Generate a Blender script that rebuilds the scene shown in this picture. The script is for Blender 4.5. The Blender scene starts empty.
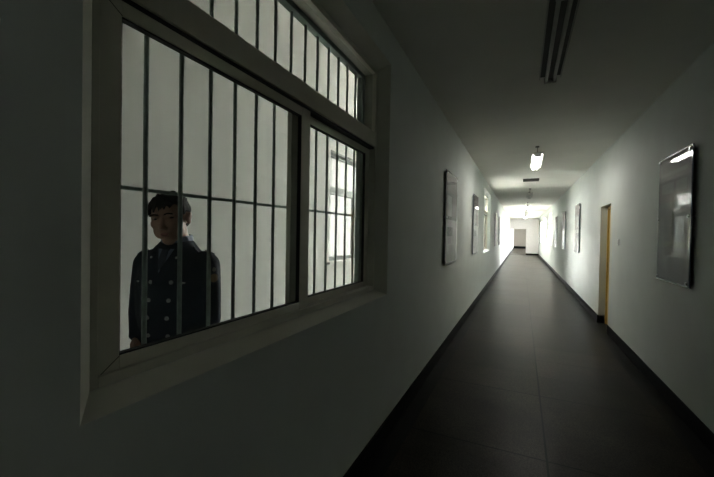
import bpy, bmesh, math, random
from mathutils import Vector, Matrix
from mathutils.bvhtree import BVHTree
random.seed(4)
SC = bpy.context.scene
COL = SC.collection
R = math.radians
A, B, H = -0.905, 1.29, 3.04          # left wall, right wall, ceiling
WT = 0.24                              # wall thickness
XO = -2.50                             # outer wall of the parallel passage
Y0, YE, YB = -5.0, 33.0, 50.0
ROOF_Y = 9.0

# ------------------------------------------------------------------ materials
def nodes(name):
    m = bpy.data.materials.new(name); m.use_nodes = True
    nt = m.node_tree
    return m, nt, nt.nodes['Principled BSDF']

def plain(name, col, rough=0.6, metal=0.0, spec=0.5, noise=0.06, scale=12.0, bump=0.0, coat=0.0):
    m, nt, b = nodes(name)
    b.inputs['Roughness'].default_value = rough
    b.inputs['Metallic'].default_value = metal
    b.inputs['Specular IOR Level'].default_value = spec
    b.inputs['Coat Weight'].default_value = coat
    b.inputs['Coat Roughness'].default_value = 0.04
    tc = nt.nodes.new('ShaderNodeTexCoord')
    n = nt.nodes.new('ShaderNodeTexNoise'); n.inputs['Scale'].default_value = scale
    n.inputs['Detail'].default_value = 4
    nt.links.new(tc.outputs['Object'], n.inputs['Vector'])
    r = nt.nodes.new('ShaderNodeValToRGB')
    lo = [c * (1 - noise) for c in col]; hi = [min(1, c * (1 + noise)) for c in col]
    r.color_ramp.elements[0].position = 0.3; r.color_ramp.elements[1].position = 0.7
    r.color_ramp.elements[0].color = (*lo, 1); r.color_ramp.elements[1].color = (*hi, 1)
    nt.links.new(n.outputs['Fac'], r.inputs['Fac'])
    nt.links.new(r.outputs['Color'], b.inputs['Base Color'])
    if bump:
        bp = nt.nodes.new('ShaderNodeBump'); bp.inputs['Strength'].default_value = bump
        bp.inputs['Distance'].default_value = 0.01
        nt.links.new(n.outputs['Fac'], bp.inputs['Height'])
        nt.links.new(bp.outputs['Normal'], b.inputs['Normal'])
    return m

def emit(name, col, s):
    m, nt, b = nodes(name)
    b.inputs['Base Color'].default_value = (0.9, 0.9, 0.9, 1)
    b.inputs['Emission Color'].default_value = (*col, 1)
    b.inputs['Emission Strength'].default_value = s
    return m

def glass(name, tint=(0.955, 0.955, 0.955), refl=1.0):
    m = bpy.data.materials.new(name); m.use_nodes = True
    nt = m.node_tree; nt.nodes.clear()
    o = nt.nodes.new('ShaderNodeOutputMaterial')
    t = nt.nodes.new('ShaderNodeBsdfTransparent'); t.inputs[0].default_value = (*tint, 1)
    g = nt.nodes.new('ShaderNodeBsdfGlossy'); g.inputs['Roughness'].default_value = 0.02
    f = nt.nodes.new('ShaderNodeFresnel'); f.inputs[0].default_value = 1.45
    mx = nt.nodes.new('ShaderNodeMixShader')
    ge = nt.nodes.new('ShaderNodeNewGeometry'); iv = nt.nodes.new('ShaderNodeMath'); iv.operation = 'SUBTRACT'; iv.inputs[0].default_value = 1
    mu = nt.nodes.new('ShaderNodeMath'); mu.operation = 'MULTIPLY'
    nt.links.new(ge.outputs['Backfacing'], iv.inputs[1]); nt.links.new(iv.outputs[0], mu.inputs[0]); nt.links.new(f.outputs[0], mu.inputs[1])
    m2 = nt.nodes.new('ShaderNodeMath'); m2.operation = 'MULTIPLY'; m2.inputs[1].default_value = refl; nt.links.new(mu.outputs[0], m2.inputs[0]); nt.links.new(m2.outputs[0], mx.inputs[0]); nt.links.new(t.outputs[0], mx.inputs[1])
    nt.links.new(g.outputs[0], mx.inputs[2]); nt.links.new(mx.outputs[0], o.inputs[0])
    return m

def floor_mat():
    m, nt, b = nodes('terrazzo')
    L = nt.links.new
    tc = nt.nodes.new('ShaderNodeTexCoord')
    sep = nt.nodes.new('ShaderNodeSeparateXYZ'); L(tc.outputs['Object'], sep.inputs[0])
    def math_(op, a, c=None):
        n = nt.nodes.new('ShaderNodeMath'); n.operation = op
        for i, v in enumerate((a, c)):
            if v is None: continue
            if isinstance(v, (int, float)): n.inputs[i].default_value = v
            else: L(v, n.inputs[i])
        return n.outputs[0]
    def mix(f, a, c):
        n = nt.nodes.new('ShaderNodeMix'); n.data_type = 'RGBA'
        L(f, n.inputs[0])
        for s, v in ((6, a), (7, c)):
            if isinstance(v, tuple): n.inputs[s].default_value = (*v, 1)
            else: L(v, n.inputs[s])
        return n.outputs[2]
    vor = nt.nodes.new('ShaderNodeTexVoronoi'); vor.inputs['Scale'].default_value = 200
    L(tc.outputs['Object'], vor.inputs['Vector'])
    big = nt.nodes.new('ShaderNodeTexNoise'); big.inputs['Scale'].default_value = 1.7; big.inputs['Detail'].default_value = 6
    L(tc.outputs['Object'], big.inputs['Vector'])
    fine = nt.nodes.new('ShaderNodeTexNoise'); fine.inputs['Scale'].default_value = 30; fine.inputs['Detail'].default_value = 6
    L(tc.outputs['Object'], fine.inputs['Vector'])
    chips = nt.nodes.new('ShaderNodeValToRGB')
    e = chips.color_ramp.elements
    e[0].color = (0.008, 0.007, 0.0055, 1); e[1].color = (0.075, 0.061, 0.047, 1)
    L(vor.outputs['Color'], chips.inputs['Fac'])
    wear = nt.nodes.new('ShaderNodeValToRGB')
    wear.color_ramp.elements[0].position = 0.3; wear.color_ramp.elements[1].position = 0.75
    wear.color_ramp.elements[0].color = (0.35, 0.34, 0.31, 1); wear.color_ramp.elements[1].color = (1, 1, 1, 1)
    L(big.outputs['Fac'], wear.inputs['Fac'])
    mul = nt.nodes.new('ShaderNodeMix'); mul.data_type = 'RGBA'; mul.blend_type = 'MULTIPLY'; mul.inputs[0].default_value = 1
    L(chips.outputs['Color'], mul.inputs[6]); L(wear.outputs['Color'], mul.inputs[7])
    # slightly different tone of each slab
    wn = nt.nodes.new('ShaderNodeTexWhiteNoise'); wn.noise_dimensions = '2D'
    cx = math_('FLOOR', math_('DIVIDE', math_('SUBTRACT', sep.outputs[0], 0.19), 0.95))
    cy = math_('FLOOR', math_('DIVIDE', math_('SUBTRACT', sep.outputs[1], 0.0), 1.1))
    comb = nt.nodes.new('ShaderNodeCombineXYZ'); L(cx, comb.inputs[0]); L(cy, comb.inputs[1])
    L(comb.outputs[0], wn.inputs['Vector'])
    tone = math_('ADD', math_('MULTIPLY', wn.outputs['Value'], 0.4), 0.75)
    sc_ = nt.nodes.new('ShaderNodeVectorMath'); sc_.operation = 'SCALE'
    L(mul.outputs[2], sc_.inputs[0]); L(tone, sc_.inputs['Scale'])
    # joints
    jx = math_('LESS_THAN', math_('ABSOLUTE', math_('SUBTRACT', sep.outputs[0], 0.19)), 0.007)
    jy = math_('LESS_THAN', math_('ABSOLUTE', math_('SUBTRACT', math_('FRACT', math_('DIVIDE', sep.outputs[1], 1.1)), 0.5)), 0.0055)
    j = math_('MAXIMUM', jx, jy)
    c1 = mix(j, sc_.outputs[0], (0.003, 0.003, 0.003))
    bo = math_('MAXIMUM', math_('GREATER_THAN', sep.outputs[0], 1.135), math_('LESS_THAN', sep.outputs[0], -0.765))
    c2 = mix(bo, c1, (0.012, 0.012, 0.011))
    L(c2, b.inputs['Base Color'])
    rr = nt.nodes.new('ShaderNodeMapRange')
    rr.inputs['To Min'].default_value = 0.30; rr.inputs['To Max'].default_value = 0.40
    L(big.outputs['Fac'], rr.inputs['Value']); L(rr.outputs[0], b.inputs['Roughness'])
    b.inputs['Specular IOR Level'].default_value = 0.06
    bp = nt.nodes.new('ShaderNodeBump'); bp.inputs['Strength'].default_value = 0.0; bp.inputs['Distance'].default_value = 0.004
    L(fine.outputs['Fac'], bp.inputs['Height']); L(bp.outputs['Normal'], b.inputs['Normal'])
    return m

M = {}
M['wall'] = plain('wall_paint', (0.575, 0.612, 0.58), 0.75, noise=0.03, scale=3, bump=0.02, spec=0.3)
M['reveal'] = plain('window_reveal_paint', (0.50, 0.49, 0.42), 0.6, noise=0.04, scale=4)
M['white_wall'] = plain('white_wall_paint', (0.74, 0.735, 0.71), 0.85, noise=0.02, scale=3, spec=0.2)
M['ceiling'] = plain('ceiling_paint', (0.72, 0.715, 0.66), 0.9, noise=0.03, scale=2, spec=0.2)
M['floor'] = floor_mat()
M['grey_floor'] = plain('grey_floor', (0.4, 0.4, 0.38), 0.5, noise=0.1, scale=20)
M['ground'] = plain('outdoor_ground', (0.25, 0.25, 0.23), 0.9)
M['skirting'] = plain('black_skirting', (0.006, 0.007, 0.007), 0.5, spec=0.12)
M['frame'] = plain('window_frame_paint', (0.57, 0.55, 0.46), 0.45, noise=0.06, scale=5)
M['grey_frame'] = plain('grey_window_paint', (0.17, 0.19, 0.18), 0.5)
M['gasket'] = plain('black_rubber', (0.01, 0.01, 0.01), 0.7)
M['bar'] = plain('green_bar_paint', (0.23, 0.30, 0.27), 0.5, noise=0.2, scale=40)
M['glass'] = glass('window_glass')
M['dimming_glass'] = glass('dimming_glass', (0.83, 0.825, 0.83))  # tint added to dim the daylight through the right-hand windows
M['board_glass'] = glass('board_glass', refl=0.45)
M['tinted_glass'] = glass('tinted_window_glass', (0.835, 0.85, 0.835))
mc, ntc, bc = nodes('thin_curtain'); ntc.nodes.remove(bc)
tl = ntc.nodes.new('ShaderNodeBsdfTranslucent'); tl.inputs[0].default_value = (0.034, 0.034, 0.033, 1)
df = ntc.nodes.new('ShaderNodeBsdfDiffuse'); df.inputs[0].default_value = (0.42, 0.42, 0.40, 1)
ad = ntc.nodes.new('ShaderNodeAddShader'); ntc.links.new(tl.outputs[0], ad.inputs[0]); ntc.links.new(df.outputs[0], ad.inputs[1])
ntc.links.new(ad.outputs[0], ntc.nodes['Material Output'].inputs[0]); M['curtain'] = mc
M['lampbody'] = plain('lamp_enamel', (0.42, 0.42, 0.38), 0.4)
M['lampdark'] = plain('lamp_tray', (0.06, 0.06, 0.055), 0.5)
M['tube_off'] = plain('unlit_tube', (0.50, 0.51, 0.47), 0.5)
M['tube_on'] = emit('lit_tube', (1.0, 0.97, 0.92), 8.0)
M['door'] = plain('yellow_door_paint', (0.50, 0.33, 0.07), 0.4, noise=0.08, scale=6)
M['steel'] = plain('steel', (0.55, 0.56, 0.58), 0.3, metal=1.0)
M['plastic'] = plain('switch_plastic', (0.75, 0.76, 0.72), 0.4)
M['board_edge'] = plain('acrylic_edge', (0.09, 0.10, 0.16), 0.12, coat=0.6)
M['poster_dark'] = plain('poster_maroon', (0.06, 0.042, 0.042), 0.6, scale=6, noise=0.15)
M['poster_mid'] = plain('poster_photo_grey', (0.055, 0.06, 0.055), 0.6, scale=9, noise=0.35)
M['poster_text'] = plain('poster_pale_block', (0.10, 0.088, 0.085), 0.6)
M['poster_low'] = plain('poster_slate', (0.04, 0.043, 0.055), 0.6)
M['poster_pale'] = plain('poster_pale', (0.30, 0.295, 0.29), 0.6, scale=8, noise=0.25)
M['skin'] = plain('skin', (0.29, 0.165, 0.115), 0.5, noise=0.08, scale=30)
M['lips'] = plain('lips', (0.26, 0.10, 0.08), 0.45)
M['hair'] = plain('black_hair', (0.010, 0.009, 0.008), 0.75, noise=0.5, scale=120, bump=0.25, spec=0.12)
M['uniform'] = plain('navy_wool', (0.013, 0.018, 0.028), 0.85, noise=0.15, scale=60, bump=0.1, spec=0.2)
M['shirt'] = plain('blue_shirt', (0.16, 0.20, 0.28), 0.7)
M['tie'] = plain('dark_tie', (0.02, 0.025, 0.05), 0.5)
M['silver'] = plain('silver_button', (0.42, 0.42, 0.41), 0.4, metal=0.7)
M['patch'] = plain('sleeve_patch_blue', (0.03, 0.035, 0.055), 0.7)
M['patch_gold'] = plain('sleeve_patch_gold', (0.30, 0.20, 0.11), 0.6)
M['eye'] = plain('eye_dark', (0.02, 0.015, 0.012), 0.15)
M['shoe'] = plain('black_leather', (0.01, 0.01, 0.01), 0.25)

# ------------------------------------------------------------------ mesh helpers
def link(name, bm, mats, parent=None, smooth=False):
    me = bpy.data.meshes.new(name)
    bmesh.ops.recalc_face_normals(bm, faces=bm.faces)
    bm.to_mesh(me); bm.free()
    for m in (mats if isinstance(mats, (list, tuple)) else [mats]): me.materials.append(m)
    if smooth:
        for p in me.polygons: p.use_smooth = True
    o = bpy.data.objects.new(name, me); COL.objects.link(o)
    if parent: o.parent = parent
    return o

def box(bm, x0, x1, y0, y1, z0, z1, mi=0, bev=0.0):
    t = bmesh.new()
    vs = [t.verts.new(p) for p in ((x0,y0,z0),(x1,y0,z0),(x1,y1,z0),(x0,y1,z0),(x0,y0,z1),(x1,y0,z1),(x1,y1,z1),(x0,y1,z1))]
    for f in ((0,3,2,1),(4,5,6,7),(0,1,5,4),(1,2,6,5),(2,3,7,6),(3,0,4,7)): t.faces.new([vs[i] for i in f])
    if bev: bmesh.ops.bevel(t, geom=list(t.edges), offset=bev, segments=2, affect='EDGES', profile=0.5)
    merge(bm, t, mi)

def merge(bm, t, mi=0, mat=None):
    mp = {}
    for v in t.verts: mp[v] = bm.verts.new(mat @ v.co if mat else v.co)
    for f in t.faces:
        try:
            nf = bm.faces.new([mp[v] for v in f.verts]); nf.material_index = mi; nf.smooth = f.smooth
        except ValueError: pass
    t.free()

def tube(bm, p, q, r, r2=None, n=12, mi=0):
    p, q = Vector(p), Vector(q); r2 = r if r2 is None else r2
    d = (q - p).normalized()
    u = d.orthogonal().normalized(); w = d.cross(u)
    a = [bm.verts.new(p + (u*math.cos(t)+w*math.sin(t))*r) for t in [2*math.pi*i/n for i in range(n)]]
    c = [bm.verts.new(q + (u*math.cos(t)+w*math.sin(t))*r2) for t in [2*math.pi*i/n for i in range(n)]]
    for i in range(n):
        f = bm.faces.new((a[i], a[(i+1)%n], c[(i+1)%n], c[i])); f.smooth = True; f.material_index = mi
    f = bm.faces.new(a[::-1]); f.material_index = mi
    f = bm.faces.new(c); f.material_index = mi

def ell(bm, c, r, rot=None, seg=24, rings=16, mi=0):
    t = bmesh.new()
    bmesh.ops.create_uvsphere(t, u_segments=seg, v_segments=rings, radius=1)
    m = Matrix.Translation(Vector(c)) @ (rot.to_4x4() if rot else Matrix()) @ Matrix.Diagonal((*r, 1))
    for f in t.faces: f.smooth = True
    merge(bm, t, mi, m)

def loft(bm, rings, n=32, mi=0, pw=1.0):
    """rings: (cx, cy, cz, rx, ry)"""
    prev = None; first = None
    for cx, cy, cz, rx, ry in rings:
        cur = []
        for i in range(n):
            t = 2*math.pi*i/n; c, s = math.cos(t), math.sin(t)
            cur.append(bm.verts.new((cx + rx*math.copysign(abs(c)**pw, c), cy + ry*math.copysign(abs(s)**pw, s), cz)))
        if prev:
            for i in range(n):
                f = bm.faces.new((prev[i], prev[(i+1)%n], cur[(i+1)%n], cur[i])); f.smooth = True; f.material_index = mi
        else: first = cur
        prev = cur
    bm.faces.new(first[::-1]); bm.faces.new(prev)

def chain(bm, pts):
    """pts: list of (vec, radius): spheres joined by cones"""
    for i, (p, r) in enumerate(pts):
        ell(bm, p, (r, r, r), seg=16, rings=10)
        if i: tube(bm, pts[i-1][0], p, pts[i-1][1], r, n=16)

def remesh(name, bm, mat, parent, voxel=0.006, smooth=3):
    me = bpy.data.meshes.new(name + '_src')
    bmesh.ops.recalc_face_normals(bm, faces=bm.faces)
    bm.to_mesh(me); bm.free()
    t = bpy.data.objects.new(name + '_src', me); COL.objects.link(t)
    md = t.modifiers.new('r', 'REMESH'); md.mode = 'VOXEL'; md.voxel_size = voxel; md.use_smooth_shade = True
    sm = t.modifiers.new('s', 'SMOOTH'); sm.factor = 0.5; sm.iterations = smooth
    dg = bpy.context.evaluated_depsgraph_get()
    new = bpy.data.meshes.new_from_object(t.evaluated_get(dg))
    bpy.data.objects.remove(t); bpy.data.meshes.remove(me)
    new.name = name; new.materials.clear(); new.materials.append(mat)
    for p in new.polygons: p.use_smooth = True
    o = bpy.data.objects.new(name, new); COL.objects.link(o)
    if parent: o.parent = parent
    return o

def tag(o, label=None, cat=None, group=None, kind=None):
    if label: o['label'] = label
    if cat: o['category'] = cat
    if group: o['group'] = group
    if kind: o['kind'] = kind
    return o

def empty(name, loc=(0,0,0), rz=0.0):
    o = bpy.data.objects.new(name, None); COL.objects.link(o)
    o.location = loc; o.rotation_euler = (0, 0, rz); o.empty_display_size = 0.1
    return o

def copy_tree(o, parent=None):
    c = o.copy(); COL.objects.link(c)
    if parent: c.parent = parent
    for ch in [x for x in bpy.data.objects if x.parent == o]: copy_tree(ch, c)
    return c

def struct(name, bm, mats, parent=None):
    o = link(name, bm, mats, parent)
    if not parent: o['kind'] = 'structure'
    return o

def wall_with_holes(name, x0, x1, y0, y1, z0, z1, holes, mats):
    F_ = lambda q: setattr(q, 'material_index', 1 if ya < 1 else 0)
    """wall in the yz plane between x0 and x1, holes = (ya, yb, za, zb, splay at the x1 side or 0)"""
    bm = bmesh.new(); y = y0
    for ya, yb, za, zb, s in sorted(holes):
        if ya > y: box(bm, x0, x1, y, ya, z0, z1)
        if za > z0: box(bm, x0, x1, ya, yb, z0, za)
        if zb < z1: box(bm, x0, x1, ya, yb, zb, z1)
        if s:
            # plaster infill that splays from the frame out to the face of the wall
            dx = 0.08; xf, xi = x1, x1 - dx
            o = [(ya, za), (yb, za), (yb, zb), (ya, zb)]
            i_ = [(ya+s, za+s*0.6), (yb-s, za+s*0.6), (yb-s, zb-s), (ya+s, zb-s)]
            O = [bm.verts.new((xf, *p)) for p in o]; I = [bm.verts.new((xi, *p)) for p in i_]
            OB = [bm.verts.new((x0, *p)) for p in o]; IB = [bm.verts.new((x0, *p)) for p in i_]
            for k in range(4):
                l = (k+1) % 4
                F_(bm.faces.new((O[k], O[l], I[l], I[k]))); bm.faces.new((I[k], I[l], IB[l], IB[k]))
                bm.faces.new((IB[k], IB[l], OB[l], OB[k]))
        y = yb
    box(bm, x0, x1, y, y1, z0, z1)
    return struct(name, bm, mats)

# ------------------------------------------------------------------ the shell
WZ0, WZ1 = 1.09, 2.80
SPL = 0.062
left_wins = [(0.467, 2.50), (9.85, 11.9), (19.3, 21.35), (23.8, 25.85), (28.3, 30.3)]
back_wins = [(34.5, 37.2), (39.0, 41.7), (43.5, 46.5)]  # farther ones added unseen to brighten the back wall
right_wins = [(19.3, 21.35), (23.8, 25.85), (28.3, 30.3)]
wall_with_holes('wall_left', A-WT, A, Y0, YB, 0, H, [(a, b, WZ0, WZ1, SPL) for a, b in left_wins], [M['wall'], M['reveal']])
DOOR = (6.88, 7.68, 2.10)
bmr_holes = [(DOOR[0], DOOR[1], 0.0, DOOR[2], 0)] + [(a, b, WZ0, WZ1, 0) for a, b in right_wins] + [(a, b, WZ0, WZ1, 0) for a, b in back_wins] + [(-3.2, -1.6, WZ0, WZ1, 0)]
wall_with_holes('wall_right', B, B+WT, Y0, YB, 0, H, bmr_holes, M['wall'])
outer_wins = [(4.45, 6.45), (10.3, 12.3), (15.0, 17.0), (19.3, 21.3), (23.8, 25.8), (28.3, 30.3)]
wall_with_holes('wall_outer', XO-WT, XO, Y0, YB, 0, H, [(a, b, 1.13, 2.74, 0) for a, b in outer_wins], M['white_wall'])
bm = bmesh.new(); box(bm, A-WT, B+WT, Y0-0.2, Y0, 0, H); struct('wall_near', bm, M['wall'])
bm = bmesh.new(); box(bm, XO-WT, A-WT, Y0-0.2, Y0, 0, H); struct('wall_passage_near', bm, M['white_wall'])
bm = bmesh.new(); box(bm, XO-WT, B+WT, YB, YB+0.2, 0, H); struct('wall_back', bm, plain('drab_wall_paint', (0.50, 0.46, 0.41), 0.8))
bm = bmesh.new(); box(bm, 0.34, B, YE, YE+0.2, 0, H); box(bm, A, 0.34, YE, YE+0.2, 2.18, H); struct('wall_end', bm, plain('end_wall_paint', (0.84, 0.81, 0.80), 0.8))
bm = bmesh.new(); box(bm, A-0.02, B+WT, Y0, YB, -0.1, 0); struct('floor', bm, M['floor'])
bm = bmesh.new(); box(bm, XO-WT, A-0.02, Y0, YB, -0.1, 0); struct('floor_passage', bm, M['grey_floor'])
bm = bmesh.new(); box(bm, A-WT, B+WT, Y0-0.2, YB+0.2, H, H+0.25); struct('ceiling', bm, M['ceiling'])
PT = 4.7                               # the passage is taller than the corridor
bm = bmesh.new(); box(bm, XO-WT, A, Y0-0.2, ROOF_Y, PT, PT+0.2); struct('passage_shade_roof', bm, M['white_wall'])  # unseen roof added to block skylight, so the passage brightens towards its far end
bm = bmesh.new(); box(bm, XO-WT, XO, Y0-0.2, YB+0.2, H, PT); struct('wall_outer_upper', bm, M['white_wall'])
bm = bmesh.new(); box(bm, A-WT, A, Y0-0.2, YB+0.2, H+0.25, PT); struct('wall_left_upper', bm, M['white_wall'])  # unseen upper wall added to narrow the sky over the passage
bm = bmesh.new(); box(bm, XO, A-WT, Y0-0.2, Y0, H, PT); struct('wall_passage_upper', bm, M['white_wall'])
bm = bmesh.new(); box(bm, -60, 60, -40, 110, -0.6, -0.5); struct('ground', bm, M['ground'])

# skirting
SK = 0.14
def skirting(name, segs):
    bm = bmesh.new()
    for s in segs: box(bm, *s, 0.0, SK)
    return struct(name, bm, M['skirting'])
skirting('baseboard_left', [(A, A+0.012, Y0, YB-0.013)])
skirting('baseboard_right', [(B-0.012, B, Y0, DOOR[0]), (B-0.012, B, DOOR[1], YE), (B-0.012, B+0.10, DOOR[1], DOOR[1]+0.012), (B-0.012, B, YE+0.2, YB-0.013)])
skirting('baseboard_end', [(0.34, B-0.012, YE-0.012, YE)])
bm = bmesh.new(); box(bm, A+0.012, B-0.012, YB-0.012, YB, 0, 0.3); struct('baseboard_back', bm, M['skirting'])
bm = bmesh.new(); box(bm, A+0.02, 0.34, YE, YE+0.06, 0, 0.012); struct('trim_1', bm, M['skirting'])   # dark threshold strip
bm = bmesh.new(); box(bm, A, A+0.035, YE-0.03, YE+0.03, 0.14, 2.18); struct('trim_2', bm, plain('jamb_grey', (0.22, 0.22, 0.2), 0.6))

# ------------------------------------------------------------------ windows of the corridor's left wall
def window_unit(name, y0, y1, x, flip=1, pane_mat='glass'):
    """x = room-side face of the frame, flip=1 when outdoors is towards -x; sliding pair below, fixed light above."""
    z0, z1 = WZ0 + SPL*0.6, WZ1 - SPL
    ya, yb = y0 + SPL, y1 - SPL
    root = empty(name, (x, (ya+yb)/2, z0)); root['kind'] = 'structure'
    W = (yb-ya); Ht = z1-z0; h = W/2
    def bx(bm, d0, d1, a, b, c, d, mi=0, bev=0.0):
        X0, X1 = (-d1, -d0) if flip == 1 else (d0, d1)
        box(bm, X0, X1, a, b, c, d, mi, bev)
    fw = 0.020
    bm = bmesh.new()
    bx(bm, 0, 0.09, -h, -h+fw, 0, Ht, 0, 0.002); bx(bm, 0, 0.09, h-fw, h, 0, Ht, 0, 0.002)
    bx(bm, 0.001, 0.089, -h+fw, h-fw, 0, 0.03, 0, 0.002); bx(bm, 0.001, 0.089, -h+fw, h-fw, Ht-0.03, Ht, 0, 0.002)
    # shadow-gap beads round the frame
    link('frame', bm, M['frame'], root)
    tz0, tz1 = 1.035, 1.155          # transom beam, above frame bottom
    bm = bmesh.new(); bx(bm, 0.001, 0.088, -h+fw, h-fw, tz0+0.015, tz1, 0, 0.003); bx(bm, 0.012, 0.06, -h+fw, h-fw, tz0, tz0+0.015, 1)
    link('transom_rail', bm, [M['frame'], M['gasket']], root)
    bm = bmesh.new(); bx(bm, 0.03, 0.034, -h+fw-0.005, h-fw+0.005, tz1-0.005, Ht-0.028)
    link('transom_pane', bm, M[pane_mat], root)
    def sash(a, b, d, sill_w, mitre=False):
        s0, s1 = 0.016, tz0+0.004
        bm = bmesh.new()
        sw = 0.067
        bx(bm, d, d+0.028, a, a+sw, s0, s1, 0, 0.003); bx(bm, d, d+0.028, b-sill_w, b, s0, s1, 0, 0.003)
        bx(bm, d+0.001, d+0.027, a+sw, b-sill_w, s0, s0+0.05, 0, 0.002); bx(bm, d+0.001, d+0.027, a+sw, b-sill_w, s1-0.045, s1, 0, 0.002)
        # rubber gasket round the glass
        g = 0.005
        bx(bm, d+0.004, d+0.024, a+sw, b-sill_w, s0+0.05, s0+0.05+g, 1); bx(bm, d+0.004, d+0.024, a+sw, b-sill_w, s1-0.045-g, s1-0.045, 1)
        bx(bm, d+0.004, d+0.024, a+sw, a+sw+g*0.6, s0+0.05, s1-0.045, 1); bx(bm, d+0.004, d+0.024, b-sill_w-g*0.6, b-sill_w, s0+0.05, s1-0.045, 1)
        if mitre:
            for (p, q) in (((a+0.001, s0+0.001), (a+sw, s0+0.05)), ((a+0.001, s1-0.001), (a+sw, s1-0.045))):
                X0, X1 = -(d-0.0006), -(d+0.003); dy, dz = (q[0]-p[0]), (q[1]-p[1]); l_ = math.hypot(dy, dz); ny, nz = -dz/l_*0.0009, dy/l_*0.0009
                c_ = [bm.verts.new((X, y_, z_)) for X in (X0, X1) for (y_, z_) in ((p[0]+ny, p[1]+nz), (q[0]+ny, q[1]+nz), (q[0]-ny, q[1]-nz), (p[0]-ny, p[1]-nz))]
                for f in ((0,1,2,3), (7,6,5,4), (0,4,5,1), (1,5,6,2), (2,6,7,3), (3,7,4,0)):
                    bm.faces.new([c_[i] for i in f]).material_index = 1
        so = link('sash', bm, [M['frame'], M['gasket']], root)
        bm = bmesh.new(); bx(bm, d+0.012, d+0.016, a+sw-0.003, b-sill_w+0.003, s0+0.047, s1-0.042)
        link('pane', bm, M[pane_mat], so)
    sash(-h+fw-0.006, 0.075, 0.012, 0.075, True)
    sash(-0.035, h-fw+0.006, 0.048, 0.067)
    return root

def grille(y0, y1, x, label, first=None, step=0.13):
    root = empty('security_grille', (x, (y0+y1)/2, 0)); tag(root, label, 'window bars', 'security grilles outside the corridor windows')
    ys = []; y = first if first is not None else y0 + 0.07
    while y < y1 - 0.03: ys.append(y); y += step
    z0, z1 = WZ0 + 0.042, WZ1 - 0.066
    yc = (y0+y1)/2
    for yy in ys:
        bm = bmesh.new(); tube(bm, (0, yy-yc, z0), (0, yy-yc, z1), 0.0078, n=10); link('bar', bm, M['bar'], root, True)
    bm = bmesh.new(); box(bm, -0.012, -0.006, y0+0.045-yc, y1-0.045-yc, 1.664, 1.676); link('crossbar', bm, M['bar'], root)
    bm = bmesh.new()
    box(bm, -0.014, 0.014, y0+0.046-yc, y1-0.046-yc, z0-0.002, z0+0.012); box(bm, -0.014, 0.025, y0+0.046-yc, y1-0.046-yc, z1-0.05, z1)
    box(bm, -0.014, 0.025, y1-0.095-yc, y1-0.05-yc, z0, z1)
    link('rim', bm, M['bar'], root)
    return root

for i, (a, b) in enumerate(left_wins):
    window_unit('window_%d' % (i+1), a, b, A-0.08, 1, 'tinted_glass' if i == 0 else 'glass')
    if i < 2:
        grille(a+0.03, b-0.03, A-0.20, ['dark green vertical security bars behind the big near window, man behind them',
                              'distant dark security bars in the second window of the left wall'][i], 0.623 if i == 0 else None)
# seam-like sill board of the near window is the splayed plaster itself

def simple_window(name, y0, y1, x, z0=WZ0, z1=WZ1, sill=None):
    fm = M['frame'] if not sill else M['grey_frame']
    root = empty(name, (x, (y0+y1)/2, z0)); root['kind'] = 'structure'
    h = (y1-y0)/2; Ht = z1-z0
    bm = bmesh.new()
    for a, b in ((-h, -h+0.05), (h-0.05, h), (-0.04, 0.04)): box(bm, -0.03, 0.03, a, b, 0, Ht if a != -0.04 else Ht*0.62)
    box(bm, -0.029, 0.029, -h+0.05, h-0.05, 0, 0.06); box(bm, -0.029, 0.029, -h+0.05, h-0.05, Ht-0.06, Ht)
    box(bm, -0.029, 0.029, -h+0.05, h-0.05, Ht*0.62, Ht*0.62+0.11)
    link('frame', bm, fm, root)
    bm = bmesh.new(); box(bm, -0.003, 0.003, -h+0.04, h-0.04, 0.05, Ht-0.05); link('pane', bm, M['glass'] if x < 0 else M['dimming_glass'], root)
    if sill:
        bm = bmesh.new(); box(bm, sill[0], sill[1], -h-0.06, h+0.06, -0.03, 0.0); link('sill', bm, M['white_wall'], root)
    return root
mt2 = M['curtain'].copy(); mt2.name = 'fill_curtain'; mt2.node_tree.nodes['Translucent BSDF'].inputs[0].default_value = (0.022, 0.023, 0.022, 1); M['fill_curtain'] = mt2  # sets how much light the added window behind the camera lets in
def curtain(parent, hh, x, mat, zt=1.60):
    bm = bmesh.new(); N = 90
    r0 = [[bm.verts.new((x + 0.012*math.sin(k*0.9) + 0.006*math.sin(k*2.3), -hh + 2*hh*k/N, z)) for z in (0.01, zt)] for k in range(N+1)]
    for k in range(N): bm.faces.new((r0[k][0], r0[k+1][0], r0[k+1][1], r0[k][1]))
    link('curtain', bm, mat, parent, True)
n = 6
for a, b in right_wins + back_wins:
    simple_window('window_%d' % n, a, b, B+0.05); n += 1
for a, b in outer_wins:
    wo = simple_window('window_%d' % n, a, b, XO-0.10, 1.13, 2.74, sill=(0.07, 0.15)); n += 1
    if a != 10.3: curtain(wo, (b-a)/2, -0.07, M['curtain'])  # curtains added to dim the sky; one window left bare to light the corridor
wo = simple_window('window_%d' % n, -3.2, -1.6, B+0.12)  # unseen window behind the camera, added to brighten the near left wall
curtain(wo, 0.8, 0.07, M['fill_curtain'], 1.70)

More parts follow.
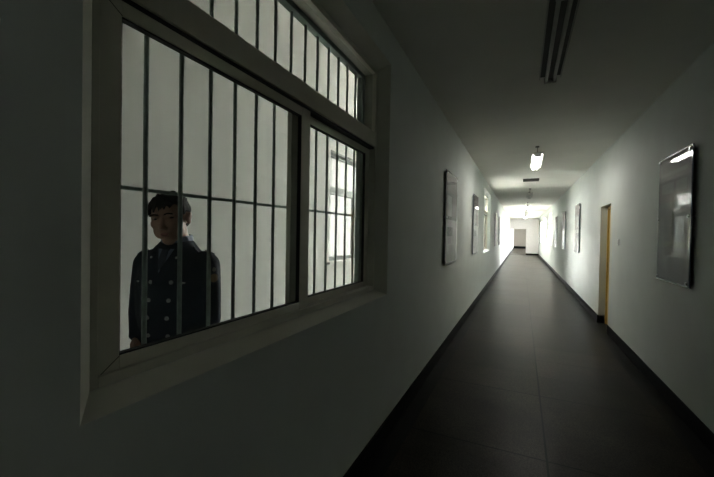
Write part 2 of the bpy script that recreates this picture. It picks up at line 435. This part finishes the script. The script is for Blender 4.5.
# ------------------------------------------------------------------ door
root = empty('door_1', (B+0.10, (DOOR[0]+DOOR[1])/2, 0)); root['kind'] = 'structure'
h = (DOOR[1]-DOOR[0])/2
bm = bmesh.new(); box(bm, 0, 0.10, -h, -h+0.05, 0, DOOR[2]); box(bm, 0, 0.10, h-0.05, h, 0, DOOR[2]); box(bm, 0.001, 0.099, -h+0.05, h-0.05, DOOR[2]-0.05, DOOR[2])
link('door_frame', bm, M['door'], root)
bm = bmesh.new(); box(bm, 0.02, 0.06, -h+0.053, h-0.053, 0.008, DOOR[2]-0.053, 0, 0.002)
for z0, z1 in ((0.2, 0.95), (1.1, 1.9)): box(bm, 0.012, 0.022, -h+0.16, h-0.16, z0, z1, 0, 0.004)
lf = link('door_leaf', bm, M['door'], root)
bm = bmesh.new(); tube(bm, (0.02, -h+0.11, 1.02), (-0.03, -h+0.11, 1.02), 0.01); tube(bm, (-0.03, -h+0.10, 1.02), (-0.03, -h+0.21, 1.02), 0.009)
link('handle', bm, M['steel'], lf)

# ------------------------------------------------------------------ light switch
sw = empty('light_switch', (B, 6.32, 1.48)); tag(sw, 'small white square light switch on the right wall before the yellow door', 'light switch')
bm = bmesh.new(); box(bm, -0.012, -0.0005, -0.045, 0.045, -0.045, 0.045, 0, 0.003); link('plate', bm, M['plastic'], sw)
bm = bmesh.new(); box(bm, -0.017, -0.0122, -0.02, 0.02, -0.028, 0.028, 0, 0.002); link('rocker', bm, M['plastic'], sw)

# ------------------------------------------------------------------ display boards
def display_board(side, y0, y1, label, pal, group):
    x = A if side < 0 else B
    s = -side                                         # direction into the corridor
    z0, z1 = (1.165, 2.375) if y0 > 4 else (1.135, 2.33)
    root = empty('display_board', (x, (y0+y1)/2, z0)); tag(root, label, 'notice board', group)
    h = (y1-y0)/2; Ht = z1-z0
    def bx(bm, d0, d1, *q, **k): box(bm, min(s*d0, s*d1), max(s*d0, s*d1), *q, **k)
    bm = bmesh.new(); bx(bm, 0.022, 0.032, -h, h, 0, Ht, bev=0.0015); link('panel', bm, M['board_edge'], root)
    bm = bmesh.new()
    e = 0.012
    fr = pal['bands']                                  # fractions of the height from the bottom, material slot
    for a, b, mi in fr: bx(bm, 0.0322, 0.0332, -h+e, h-e, e+(Ht-2*e)*a, e+(Ht-2*e)*b, mi=mi)
    for (ya, yb, za, zb, mi) in pal['blocks']:
        bx(bm, 0.0333, 0.0338, -h+2*h*ya, -h+2*h*yb, Ht*za, Ht*zb, mi=mi)
    link('poster', bm, [M['poster_low'], M['poster_mid'], M['poster_dark'], M['poster_text'], M['poster_pale']], root)
    bm = bmesh.new(); bx(bm, 0.0345, 0.0375, -h, h, 0, Ht, bev=0.001); link('glass_cover', bm, M['board_glass'], root)
    for yy in (-h+0.03, h-0.03):
        for zz in (0.035, Ht*0.5, Ht-0.035):
            bm = bmesh.new(); tube(bm, (s*0.0005, yy, zz), (s*0.0215, yy, zz), 0.008); tube(bm, (s*0.038, yy, zz), (s*0.046, yy, zz), 0.013, n=16)
            link('standoff', bm, M['steel'], root)
    return root
darkpal = dict(bands=[(0, .27, 0), (.27, .63, 1), (.63, 1, 2)],
               blocks=[(.12, .42, .70, .78, 3), (.5, .88, .70, .78, 3), (.1, .9, .84, .87, 3), (.08, .46, .32, .58, 0), (.54, .92, .32, .58, 0)])
palepal = dict(bands=[(0, .48, 4), (.48, .78, 1), (.78, 1, 2)],
               blocks=[(.15, .85, .86, .90, 3), (.1, .48, .52, .74, 4), (.55, .9, .52, .74, 3), (.1, .6, .30, .40, 1)])
for side, y0, y1, lab, pal in (
    (1, 3.80, 4.57, 'large dark glossy display board, nearest one on the right wall', darkpal),
    (1, 10.05, 10.86, 'glossy display board on the right wall just past the yellow door', palepal),
    (1, 13.15, 13.95, 'slim looking bright display board, third from the camera on the right wall', palepal),
    (1, 16.1, 16.9, 'farthest narrow display board on the right wall before the far windows', darkpal),
    (-1, 4.53, 5.36, 'display board nearest the big barred window on the left wall', palepal),
    (-1, 7.36, 8.16, 'second display board on the left wall, just before the next window', palepal),
    (-1, 13.65, 14.45, 'brown edged display board just beyond the second left window', palepal),
    (-1, 16.1, 16.9, 'most distant display board on the left wall', darkpal)):
    display_board(side, y0, y1, lab, pal, 'display boards on the %s wall' % ('right' if side > 0 else 'left'))

# ------------------------------------------------------------------ ceiling lamps
def ceiling_lamp(yc, lit, label, drop=0.0):
    root = empty('ceiling_lamp', (0.205, yc, H-drop)); tag(root, label, 'ceiling light', 'twin tube lamps along the corridor ceiling')
    L = 0.65; zt = -0.052 if drop else -0.078
    bm = bmesh.new()
    box(bm, -0.085, 0.085, -L, L, -0.03, -0.001, 0, 0.003)
    if not drop: box(bm, -0.020, 0.020, -L+0.02, L-0.02, -0.07, -0.03, 0, 0.004)
    link('tray', bm, M['lampbody'] if drop else M['lampdark'], root)
    if drop:
        for s in (-1, 1):
            bm = bmesh.new(); tube(bm, (0, s*0.45, -0.002), (0, s*0.45, drop-0.012), 0.006); tube(bm, (0, s*0.45, drop-0.02), (0, s*0.45, drop-0.0005), 0.03, n=16)
            link('hanging_rod', bm, M['lampdark'], root)
    bm = bmesh.new()
    for s in (-1, 1): box(bm, s*0.085-0.004, s*0.085+0.004, -L, L, -0.052, -0.001, 0, 0.001)
    link('rim', bm, M['lampbody'], root)
    for s in (-1, 1):
        bm = bmesh.new(); tube(bm, (s*0.032, -L+0.03, zt), (s*0.032, L-0.03, zt), 0.0135, n=14)
        link('tube', bm, M['tube_on'] if lit else M['tube_off'], root, False)
    for s in (-1, 1):
        bm = bmesh.new(); box(bm, -0.05, 0.05, s*(L-0.02)-0.012, s*(L-0.02)+0.012, zt-0.02, zt+0.02 if drop else -0.05, 0, 0.003)
        link('end_cap', bm, M['lampbody'], root)
    return root
for yc, lit, lab in (
    (3.05, False, 'unlit twin tube lamp overhead, nearest on the ceiling'),
    (7.05, True, 'brightly lit twin tube ceiling lamp, nearest of the lit ones'),
    (12.8, False, 'small unlit ceiling lamp between the grey grille and the distant lit lamps'),
    (17.6, True, 'lit ceiling lamp just beyond the second unlit lamp'),
    (22.5, False, 'faint unlit ceiling lamp between the two most distant lit lamps'),
    (27.3, True, 'farthest lit ceiling lamp near the end wall')):
    ceiling_lamp(yc, lit, lab, 0.14 if yc > 4 else 0.0)
g = empty('ceiling_grille', (0.19, 10.3, H)); tag(g, 'dark slatted grille crosswise on the ceiling beyond the first lit lamp', 'ceiling vent')
bm = bmesh.new(); box(bm, -0.19, 0.19, -0.11, 0.11, -0.012, -0.001); box(bm, -0.19, 0.19, -0.11, -0.09, -0.05, -0.012); box(bm, -0.19, 0.19, 0.09, 0.11, -0.05, -0.012)
link('frame', bm, M['lampdark'], g)
bm = bmesh.new()
for k in range(5): box(bm, -0.18, 0.18, -0.075+k*0.036, -0.068+k*0.036, -0.045, -0.012)
link('slat', bm, M['lampdark'], g)

# ------------------------------------------------------------------ the man behind the window
man = empty('person', (-1.512, 1.184, 0.0), R(18)); tag(man, 'man in dark double-breasted uniform standing behind the barred window, looking aside', 'person')
V = Vector
def build_man():
    # body: local -y is forward, +x his left
    RS, LS = V((-0.145, 0.0, 1.375)), V((0.160, 0.0, 1.375))
    RE, LE = V((-0.178, 0.0, 1.14)), V((0.168, 0.015, 1.12))
    RW, LW = V((-0.135, -0.065, 1.055)), V((0.14, -0.16, 0.99))
    RH, LH = V((-0.120, -0.105, 0.97)), V((0.07, -0.21, 0.96))
    hc = V((0.0, -0.040, 1.596))                            # head centre
    hr = Matrix.Rotation(R(12), 4, 'Z') @ Matrix.Rotation(R(9), 4, 'X') @ Matrix.Rotation(R(-7), 4, 'Y')
    def hp(x, y, z): return hc + (hr @ V((x*1.04, y*1.03, z*1.02)))
    hrot = hr.to_3x3()
    bm = bmesh.new()
    # head
    ell(bm, hp(0, 0.012, 0.025), (0.076, 0.094, 0.088), hrot)
    ell(bm, hp(0, -0.022, -0.03), (0.065, 0.066, 0.076), hrot)
    ell(bm, hp(0, -0.052, -0.090), (0.029, 0.029, 0.025), hrot)          # chin
    for s in (-1, 1):
        ell(bm, hp(s*0.037, -0.034, -0.048), (0.028, 0.036, 0.038), hrot)  # jaw
        ell(bm, hp(s*0.038, -0.052, -0.014), (0.027, 0.026, 0.026), hrot)  # cheekbone
        ell(bm, hp(s*0.030, -0.076, 0.026), (0.026, 0.014, 0.009), hrot)   # brow ridge
        ell(bm, hp(s*0.076, 0.008, -0.006), (0.009, 0.019, 0.030), hrot)   # ear
        ell(bm, hp(s*0.083, 0.015, 0.006), (0.006, 0.014, 0.018), hrot)
        ell(bm, hp(s*0.010, -0.094, -0.032), (0.009, 0.010, 0.008), hrot)  # nostril wing
    tube(bm, hp(0, -0.078, 0.018), hp(0, -0.103, -0.026), 0.007, 0.011, n=12)
    ell(bm, hp(0, -0.102, -0.028), (0.011, 0.010, 0.009), hrot)
    ell(bm, hp(0, -0.082, -0.060), (0.022, 0.010, 0.010), hrot)          # mouth mound
    # neck
    tube(bm, (0, 0.02, 1.40), hp(0, 0.018, -0.04), 0.060, 0.056, n=24)
    # torso, pelvis
    loft(bm, [(0,0.01,0.80,.13,.09),(0,0,0.90,.155,.10),(0,0,1.02,.145,.095),(0,-.005,1.15,.155,.105),(0,-.005,1.28,.170,.110),(0,0,1.38,.165,.095),(0,0.01,1.43,.10,.065),(0,0.015,1.46,.055,.05)])
    # arms
    chain(bm, [(RS, .055), (RE, .038), (RW, .027)]); chain(bm, [(LS, .055), (LE, .038), (LW, .027)])
    # legs and feet
    for s in (-1, 1):
        chain(bm, [(V((s*0.09, 0, 0.88)), .085), (V((s*0.10, -0.01, 0.50)), .055), (V((s*0.105, 0.02, 0.34)), .052), (V((s*0.11, 0.03, 0.10)), .036)])
        chain(bm, [(V((s*0.11, 0.045, 0.045)), .034), (V((s*0.12, -0.12, 0.035)), .028)])
    # hands: palm, four unequal bent fingers, thumb from the side
    for (W_, Hd, sx) in ((RW, RH, 1), (LW, LH, -1)):
        d = (Hd - W_).normalized()
        side = V((0.15*sx, -0.35, -0.9)).cross(d).normalized().cross(d) * 1.0
        side = side.normalized()
        if side.z > 0: side = -side                           # from thumb side down to little finger
        nrm = d.cross(side).normalized()
        if nrm.y > 0: nrm = -nrm                              # back of the hand faces forward
        pc = W_ + d*0.055
        rot = Matrix((d, side, nrm)).transposed()
        ell(bm, pc, (0.050, 0.040, 0.017), rot, 16, 10)
        for k, (L_, off) in enumerate(((0.072, -0.028), (0.080, -0.010), (0.074, 0.009), (0.058, 0.027))):
            p0 = W_ + d*0.075 + side*off
            p1 = p0 + d*L_*0.45 - nrm*0.004
            p2 = p1 + (d*0.7 - nrm*0.6).normalized()*L_*0.32
            p3 = p2 + (d*0.25 - nrm*0.95).normalized()*L_*0.25
            chain(bm, [(p0, .0095), (p1, .0088), (p2, .008), (p3, .007)])
        t0 = W_ + d*0.03 - side*0.022; t1 = t0 + d*0.030 - side*0.026 - nrm*0.008; t2 = t1 + d*0.028 - side*0.004 - nrm*0.008
        chain(bm, [(t0, .012), (t1, .0105), (t2, .0085)])
    body = remesh('body', bm, M['skin'], man, 0.0045, 3)
    tree = BVHTree.FromPolygons([v.co for v in body.data.vertices], [list(p.vertices) for p in body.data.polygons])
    # eyes, eyebrows, lips
    hrin = hr.inverted()
    for s in (-1, 1):
        o0 = hp(s*0.031, -0.3, 0.008); dd = (hrot @ V((0, 1, 0))).normalized()
        hit = tree.ray_cast(o0, dd)[0] or hp(s*0.031, -0.08, 0.008)
        bm = bmesh.new(); ell(bm, hit + dd*0.004, (0.013, 0.007, 0.0048), hrot, 16, 10); link('eye', bm, M['eye'], man, True)
        bm = bmesh.new()
        pts = []
        for t in (0.014, 0.026, 0.038, 0.047):
            q = tree.ray_cast(hp(s*t, -0.3, 0.026 + 0.004*math.sin((t-0.014)/0.033*3.1)), dd)[0]
            if q: pts.append((q, 0.0032))
        chain(bm, pts); link('eyebrow', bm, M['hair'], man, True)
    hit = tree.ray_cast(hp(0, -0.3, -0.060), (hrot @ V((0, 1, 0))).normalized())[0] or hp(0, -.09, -.06)
    bm = bmesh.new(); ell(bm, hit + (hrot @ V((0, 0.002, 0.003))), (0.021, 0.006, 0.004), hrot, 16, 8); ell(bm, hit + (hrot @ V((0, 0.002, -0.004))), (0.017, 0.006, 0.0045), hrot, 16, 8)
    link('lips', bm, M['lips'], man, True)
    # hair: cap with a fringe and tufts
    bm = bmesh.new()
    ell(bm, hp(0, 0.028, 0.045), (0.081, 0.092, 0.078), hrot)
    ell(bm, hp(0, 0.058, -0.006), (0.070, 0.056, 0.058), hrot)            # back of the head
    for s in (-1, 1):
        ell(bm, hp(s*0.068, -0.018, 0.040), (0.013, 0.020, 0.026), hrot)   # temple
        ell(bm, hp(s*0.070, 0.030, 0.036), (0.013, 0.034, 0.026), hrot)
    for k in range(15):
        t = -1 + 2*k/14.0
        x = t*0.066
        yb_ = -0.080*math.sqrt(max(0.0, 1-(t*0.72)**2))
        L_ = 0.027 + 0.011*math.sin(k*2.3) - 0.012*t
        sw_ = 0.010*(0.5 + 0.5*math.sin(k*1.7))
        p0 = hp(x*0.8, yb_*0.70, 0.100 - 0.022*t*t); p1 = hp(x*0.93, yb_ + 0.016, 0.080 - 0.012*t*t); p2 = hp(x*0.97 - sw_, yb_ + 0.006, 0.076 - L_ + 0.008*(k % 3 == 0))
        chain(bm, [(p0, .009), (p1, .0075), (p2, .004)])
    for k in range(26):                                                     # small loose tufts over the crown
        a = random.uniform(0, 6.28); e = random.uniform(0.35, 1.35)
        dr = V((math.cos(a)*math.cos(e), math.sin(a)*math.cos(e), math.sin(e)))
        p = V((dr.x*0.080, 0.024 + dr.y*0.092, 0.040 + dr.z*0.080)); q = p + V((dr.x*0.010 + 0.01, dr.y*0.012 - 0.008, 0.006))
        chain(bm, [(hp(*p), .010), (hp(*q), .0045)])
    remesh('hair', bm, M['hair'], man, 0.0032, 1)
    # trousers
    bm = bmesh.new()
    loft(bm, [(0,0.01,0.76,.16,.12),(0,0,0.86,.175,.125),(0,0,0.98,.165,.118)])
    for s in (-1, 1):
        chain(bm, [(V((s*0.09, 0, 0.86)), .097), (V((s*0.10, -0.01, 0.50)), .078), (V((s*0.108, 0.02, 0.12)), .070)])
    remesh('trousers', bm, M['uniform'], man, 0.009, 3)
    for s in (-1, 1):
        bm = bmesh.new(); chain(bm, [(V((s*0.11, 0.055, 0.05)), .046), (V((s*0.12, -0.05, 0.045)), .044), (V((s*0.125, -0.155, 0.036)), .035)])
        box(bm, s*0.12-0.04, s*0.12+0.04, -0.19, 0.10, 0.0, 0.02)
        remesh('shoe', bm, M['shoe'], man, 0.006, 2)
    # jacket
    bm = bmesh.new()
    loft(bm, [(0,0.005,0.76,.190,.145),(0,0,0.88,.170,.132),(0,0,1.02,.155,.122),(0,-.005,1.15,.175,.130),(0,-.005,1.28,.182,.132),(0,0,1.37,.172,.115),(0,0.008,1.432,.125,.088),(0,0.015,1.478,.085,.075),(0,0.018,1.495,.070,.068)])
    chain(bm, [(RS+V((0.005,0,0.0)), .067), ((RS+RE)/2, .060), (RE, .054), (RW, .042)]); tube(bm, RW, RW + (RH-RW).normalized()*0.022, 0.042, 0.041, 20)
    chain(bm, [(LS-V((0.005,0,0.0)), .067), ((LS+LE)/2, .060), (LE, .054), (LW, .042)]); tube(bm, LW, LW + (LH-LW).normalized()*0.022, 0.042, 0.041, 20)
    jk = remesh('jacket', bm, M['uniform'], man, 0.007, 5)
    jt = BVHTree.FromPolygons([v.co for v in jk.data.vertices], [list(p.vertices) for p in jk.data.polygons])
    def onfront(x, z, y=-0.6, d=(0, 1, 0)):
        h_ = jt.ray_cast(V((x, y, z)), V(d)); return h_[0], h_[1]
    # shirt collar and tie in the neck opening
    bm = bmesh.new()
    for s in (-1, 1):
        for k in range(7):
            a0 = R(-90 + s*(8 + k*22)); a1 = R(-90 + s*(8 + (k+1)*22))
            r0, r1 = 0.073, 0.067
            c = V((0, 0.015, 0))
            q = [c + V((math.cos(a0)*r0, math.sin(a0)*r0*1.05, 1.472 + 0.002*k)), c + V((math.cos(a1)*r0, math.sin(a1)*r0*1.05, 1.474 + 0.002*k)),
                 c + V((math.cos(a1)*r1, math.sin(a1)*r1*1.05, 1.513 + 0.002*k)), c + V((math.cos(a0)*r1, math.sin(a0)*r1*1.05, 1.507 + 0.002*k))]
            vs = [bm.verts.new(p) for p in q]; vi = [bm.verts.new(c + (p-c)*0.96 if True else p) for p in [V((p.x, p.y, p.z)) for p in q]]
            for v_, p in zip(vi, q): v_.co = V((c.x + (p.x-c.x)*0.94, c.y + (p.y-c.y)*0.94, p.z))
            for f in ((0,1,2,3), (4,7,6,5), (0,4,5,1), (1,5,6,2), (2,6,7,3), (3,7,4,0)):
                al = vs + vi; bm.faces.new([al[i] for i in f])
    link('shirt_collar', bm, M['shirt'], man)
    def patchmesh(outline, thick, mat, name, parent, lift=0.003):
        """a cloth panel laid on the jacket front: outline of (x, z) points"""
        bm = bmesh.new(); top = []; bot = []
        for x, z in outline:
            h_, n_ = onfront(x, z)
            if h_ is None: h_, n_ = V((x, -0.11, z)), V((0, -1, 0))
            top.append(bm.verts.new(h_ + V((0, -lift-thick, 0)))); bot.append(bm.verts.new(h_ + V((0, 0.002, 0))))
        bm.faces.new(top); bm.faces.new(bot[::-1])
        for i in range(len(top)):
            j = (i+1) % len(top); bm.faces.new((top[i], bot[i], bot[j], top[j]))
        bmesh.ops.triangulate(bm, faces=[f for f in bm.faces if len(f.verts) > 4])
        return link(name, bm, mat, parent)
    patchmesh([(-0.038, 1.455), (0, 1.35), (0.038, 1.455)], 0.001, M['shirt'], 'shirt_front', man)
    patchmesh([(-0.014, 1.450), (-0.017, 1.40), (0, 1.36), (0.017, 1.40), (0.014, 1.450)], 0.004, M['tie'], 'necktie', man)
    for s in (-1, 1):
        patchmesh([(s*0.045, 1.460), (s*0.085, 1.425), (s*0.108, 1.39), (s*0.078, 1.382), (s*0.084, 1.365), (s*0.008, 1.29), (s*0.020, 1.36)], 0.003, M['uniform'], 'lapel', jk)
    # front overlap seam
    bm = bmesh.new(); pts = []
    for k in range(14):
        z = 1.28 - k*0.036; h_, n_ = onfront(-0.085 + 0.02*(k == 0), z)
        if h_: pts.append((h_, 0.0022))
    chain(bm, pts); link('front_edge', bm, M['uniform'], jk, True)
    def disc(p, n_, r, t, mat, name, parent):
        bm = bmesh.new(); tube(bm, p - n_*0.001, p + n_*t, r, r*0.8, n=18)
        return link(name, bm, mat, parent, False)
    for z, xw in ((1.308, 0.0), (1.228, 0.006), (1.148, 0.014), (1.066, 0.014)):
        for x in (-0.030 - xw, 0.062 - xw):
            h_, n_ = onfront(x, z)
            if h_: disc(h_, n_, 0.0095, 0.006, M['silver'], 'button', jk)
    # chest bar and badge
    for x, z, w, hh in ((-0.115, 1.305, 0.024, 0.008), (0.105, 1.305, 0.028, 0.010)):
        h_, n_ = onfront(x, z)
        if h_:
            rot = n_.to_track_quat('Z', 'Y').to_matrix()
            bm = bmesh.new(); ell(bm, h_, (w/2, hh/2, 0.004), rot, 14, 8); link('chest_badge', bm, M['silver'], jk, True)
    for s in (-1, 1):
        # collar pins
        h_, n_ = onfront(s*0.062, 1.415)
        if h_: disc(h_ + V((0, -0.004, 0)), n_, 0.007, 0.004, M['silver'], 'collar_pin', jk)
        # epaulette with pip
        pa, pb = V((s*0.095, 0.01, 2)), V((s*0.185, 0.005, 2))
        bm = bmesh.new(); tp = []; bt = []
        n_s = 6
        for k in range(n_s+1):
            p = pa.lerp(pb, k/n_s)
            row = []
            for yy in (-0.024, 0.024):
                hh_ = jt.ray_cast(V((p.x, p.y+yy*(0.7+0.3*k/n_s), 2)), V((0, 0, -1)))[0]
                row.append(hh_ if hh_ else V((p.x, p.y+yy, 1.42)))
            tp.append([bm.verts.new(q + V((0, 0, 0.007))) for q in row]); bt.append([bm.verts.new(q - V((0, 0, 0.002))) for q in row])
        for k in range(n_s):
            bm.faces.new((tp[k][0], tp[k+1][0], tp[k+1][1], tp[k][1])); bm.faces.new((bt[k][0], bt[k][1], bt[k+1][1], bt[k+1][0]))
            bm.faces.new((tp[k][0], bt[k][0], bt[k+1][0], tp[k+1][0])); bm.faces.new((tp[k][1], tp[k+1][1], bt[k+1][1], bt[k][1]))
        bm.faces.new((tp[0][0], tp[0][1], bt[0][1], bt[0][0])); bm.faces.new((tp[-1][0], bt[-1][0], bt[-1][1], tp[-1][1]))
        link('epaulette', bm, M['uniform'], jk)
        hh_ = jt.ray_cast(V((s*0.155, 0.008, 2)), V((0, 0, -1)))[0]
        if hh_: disc(hh_ + V((0, 0, 0.006)), V((0, 0, 1)), 0.009, 0.006, M['silver'], 'shoulder_pip', jk)
    # sleeve patch on his left upper arm, laid over the sleeve surface
    def sleeve_patch(rw, rh, cz, lift, mat, name, cy=-0.035):
        bm = bmesh.new(); grid = []
        for i in range(9):
            for j in range(9):
                u, w = -1 + i/4.0, -1 + j/4.0
                # square to disc
                uu = u*math.sqrt(1 - w*w/2); ww = w*math.sqrt(1 - u*u/2)
                o = V((0.6, cy + uu*rw - 0.25, cz + ww*rh)); d = V((-1, 0.66, 0)).normalized()
                h_, n_, *_ = jt.ray_cast(o, d)
                if h_ is None: h_ = V((0.27, cy + uu*rw, cz + ww*rh)); n_ = V((1, 0, 0))
                grid.append((bm.verts.new(h_ + n_*lift), bm.verts.new(h_ - n_*0.002)))
        G = lambda i, j, k: grid[i*9+j][k]
        for i in range(8):
            for j in range(8):
                bm.faces.new((G(i,j,0), G(i+1,j,0), G(i+1,j+1,0), G(i,j+1,0))); bm.faces.new((G(i,j,1), G(i,j+1,1), G(i+1,j+1,1), G(i+1,j,1)))
        for i in range(8):
            for a_, b_ in (((i,0),(i+1,0)), ((i,8),(i+1,8)), ((0,i),(0,i+1)), ((8,i),(8,i+1))):
                bm.faces.new((G(*a_,0), G(*b_,0), G(*b_,1), G(*a_,1)))
        return link(name, bm, mat, jk)
    sleeve_patch(0.040, 0.050, 1.345, 0.0015, M['patch'], 'sleeve_patch')
    sleeve_patch(0.022, 0.020, 1.322, 0.0030, M['patch_gold'], 'patch_emblem')
    sleeve_patch(0.009, 0.010, 1.362, 0.0042, M['silver'], 'patch_emblem')
build_man()

# ------------------------------------------------------------------ daylight
w = bpy.data.worlds.new('overcast'); SC.world = w; w.use_nodes = True
nt = w.node_tree; bg = nt.nodes['Background']
tc = nt.nodes.new('ShaderNodeTexCoord'); sp = nt.nodes.new('ShaderNodeSeparateXYZ'); rp = nt.nodes.new('ShaderNodeValToRGB')
nt.links.new(tc.outputs['Generated'], sp.inputs[0]); nt.links.new(sp.outputs[2], rp.inputs[0]); nt.links.new(rp.outputs[0], bg.inputs[0])
rp.color_ramp.elements[0].position = 0.0; rp.color_ramp.elements[0].color = (0.86, 0.84, 0.82, 1)
rp.color_ramp.elements[1].position = 0.7; rp.color_ramp.elements[1].color = (1.0, 1.0, 1.0, 1)
SKY = 10.0
bg.inputs[1].default_value = SKY

def portal(x, y0, y1, sgn, z0=WZ0, z1=WZ1):
    L = bpy.data.lights.new('daylight_portal', 'AREA'); L.shape = 'RECTANGLE'; L.size = y1-y0; L.size_y = z1-z0
    L.cycles.is_portal = True
    o = bpy.data.objects.new('daylight_portal', L); COL.objects.link(o)
    o.location = (x, (y0+y1)/2, (z0+z1)/2)
    # area lights shine along local -z; local x must run along world y
    if sgn > 0: o.rotation_euler = Matrix(((0, 0, -1), (1, 0, 0), (0, -1, 0))).to_euler()
    else: o.rotation_euler = Matrix(((0, 0, 1), (1, 0, 0), (0, 1, 0))).to_euler()
for a, b in right_wins + back_wins + [(-3.2, -1.6)]: portal(B+WT+0.01, a, b, -1)
for a, b in outer_wins: portal(XO-WT-0.01, a, b, 1, 1.13, 2.74)
L = bpy.data.lights.new('daylight_portal', 'AREA'); L.shape = 'RECTANGLE'; L.size = 1.4; L.size_y = YB-ROOF_Y; L.cycles.is_portal = True
o = bpy.data.objects.new('daylight_portal', L); COL.objects.link(o); o.location = ((XO+A-WT)/2, (YB+ROOF_Y)/2, PT+0.22)

# ------------------------------------------------------------------ camera
cam_d = bpy.data.cameras.new('camera'); cam = bpy.data.objects.new('camera', cam_d); COL.objects.link(cam)
SC.camera = cam
cam_d.sensor_width = 36.0; cam_d.lens = 355.0/714.0*36.0; cam_d.clip_start = 0.02; cam_d.clip_end = 300
th, p, r = R(24.87), R(-0.77), R(0.98)
F = V((-math.sin(th)*math.cos(p), math.cos(th)*math.cos(p), math.sin(p)))
Rt = V((math.cos(th), math.sin(th), 0)); U = Rt.cross(F)
R2 = Rt*math.cos(r) + U*math.sin(r); U2 = -Rt*math.sin(r) + U*math.cos(r)
m = Matrix((R2, U2, -F)).transposed().to_4x4(); m.translation = (0, 0, 1.54)
cam.matrix_world = m

SC.view_settings.view_transform = 'Standard'
SC.view_settings.look = 'None'
SC.view_settings.gamma = 1.0
SC.view_settings.use_curve_mapping = False
SC.view_settings.exposure = 2.74
SC.cycles.use_denoising = True
SC.cycles.max_bounces = 14
SC.cycles.diffuse_bounces = 8
SC.cycles.glossy_bounces = 4
SC.cycles.transparent_max_bounces = 16
SC.cycles.sample_clamp_indirect = 6.0
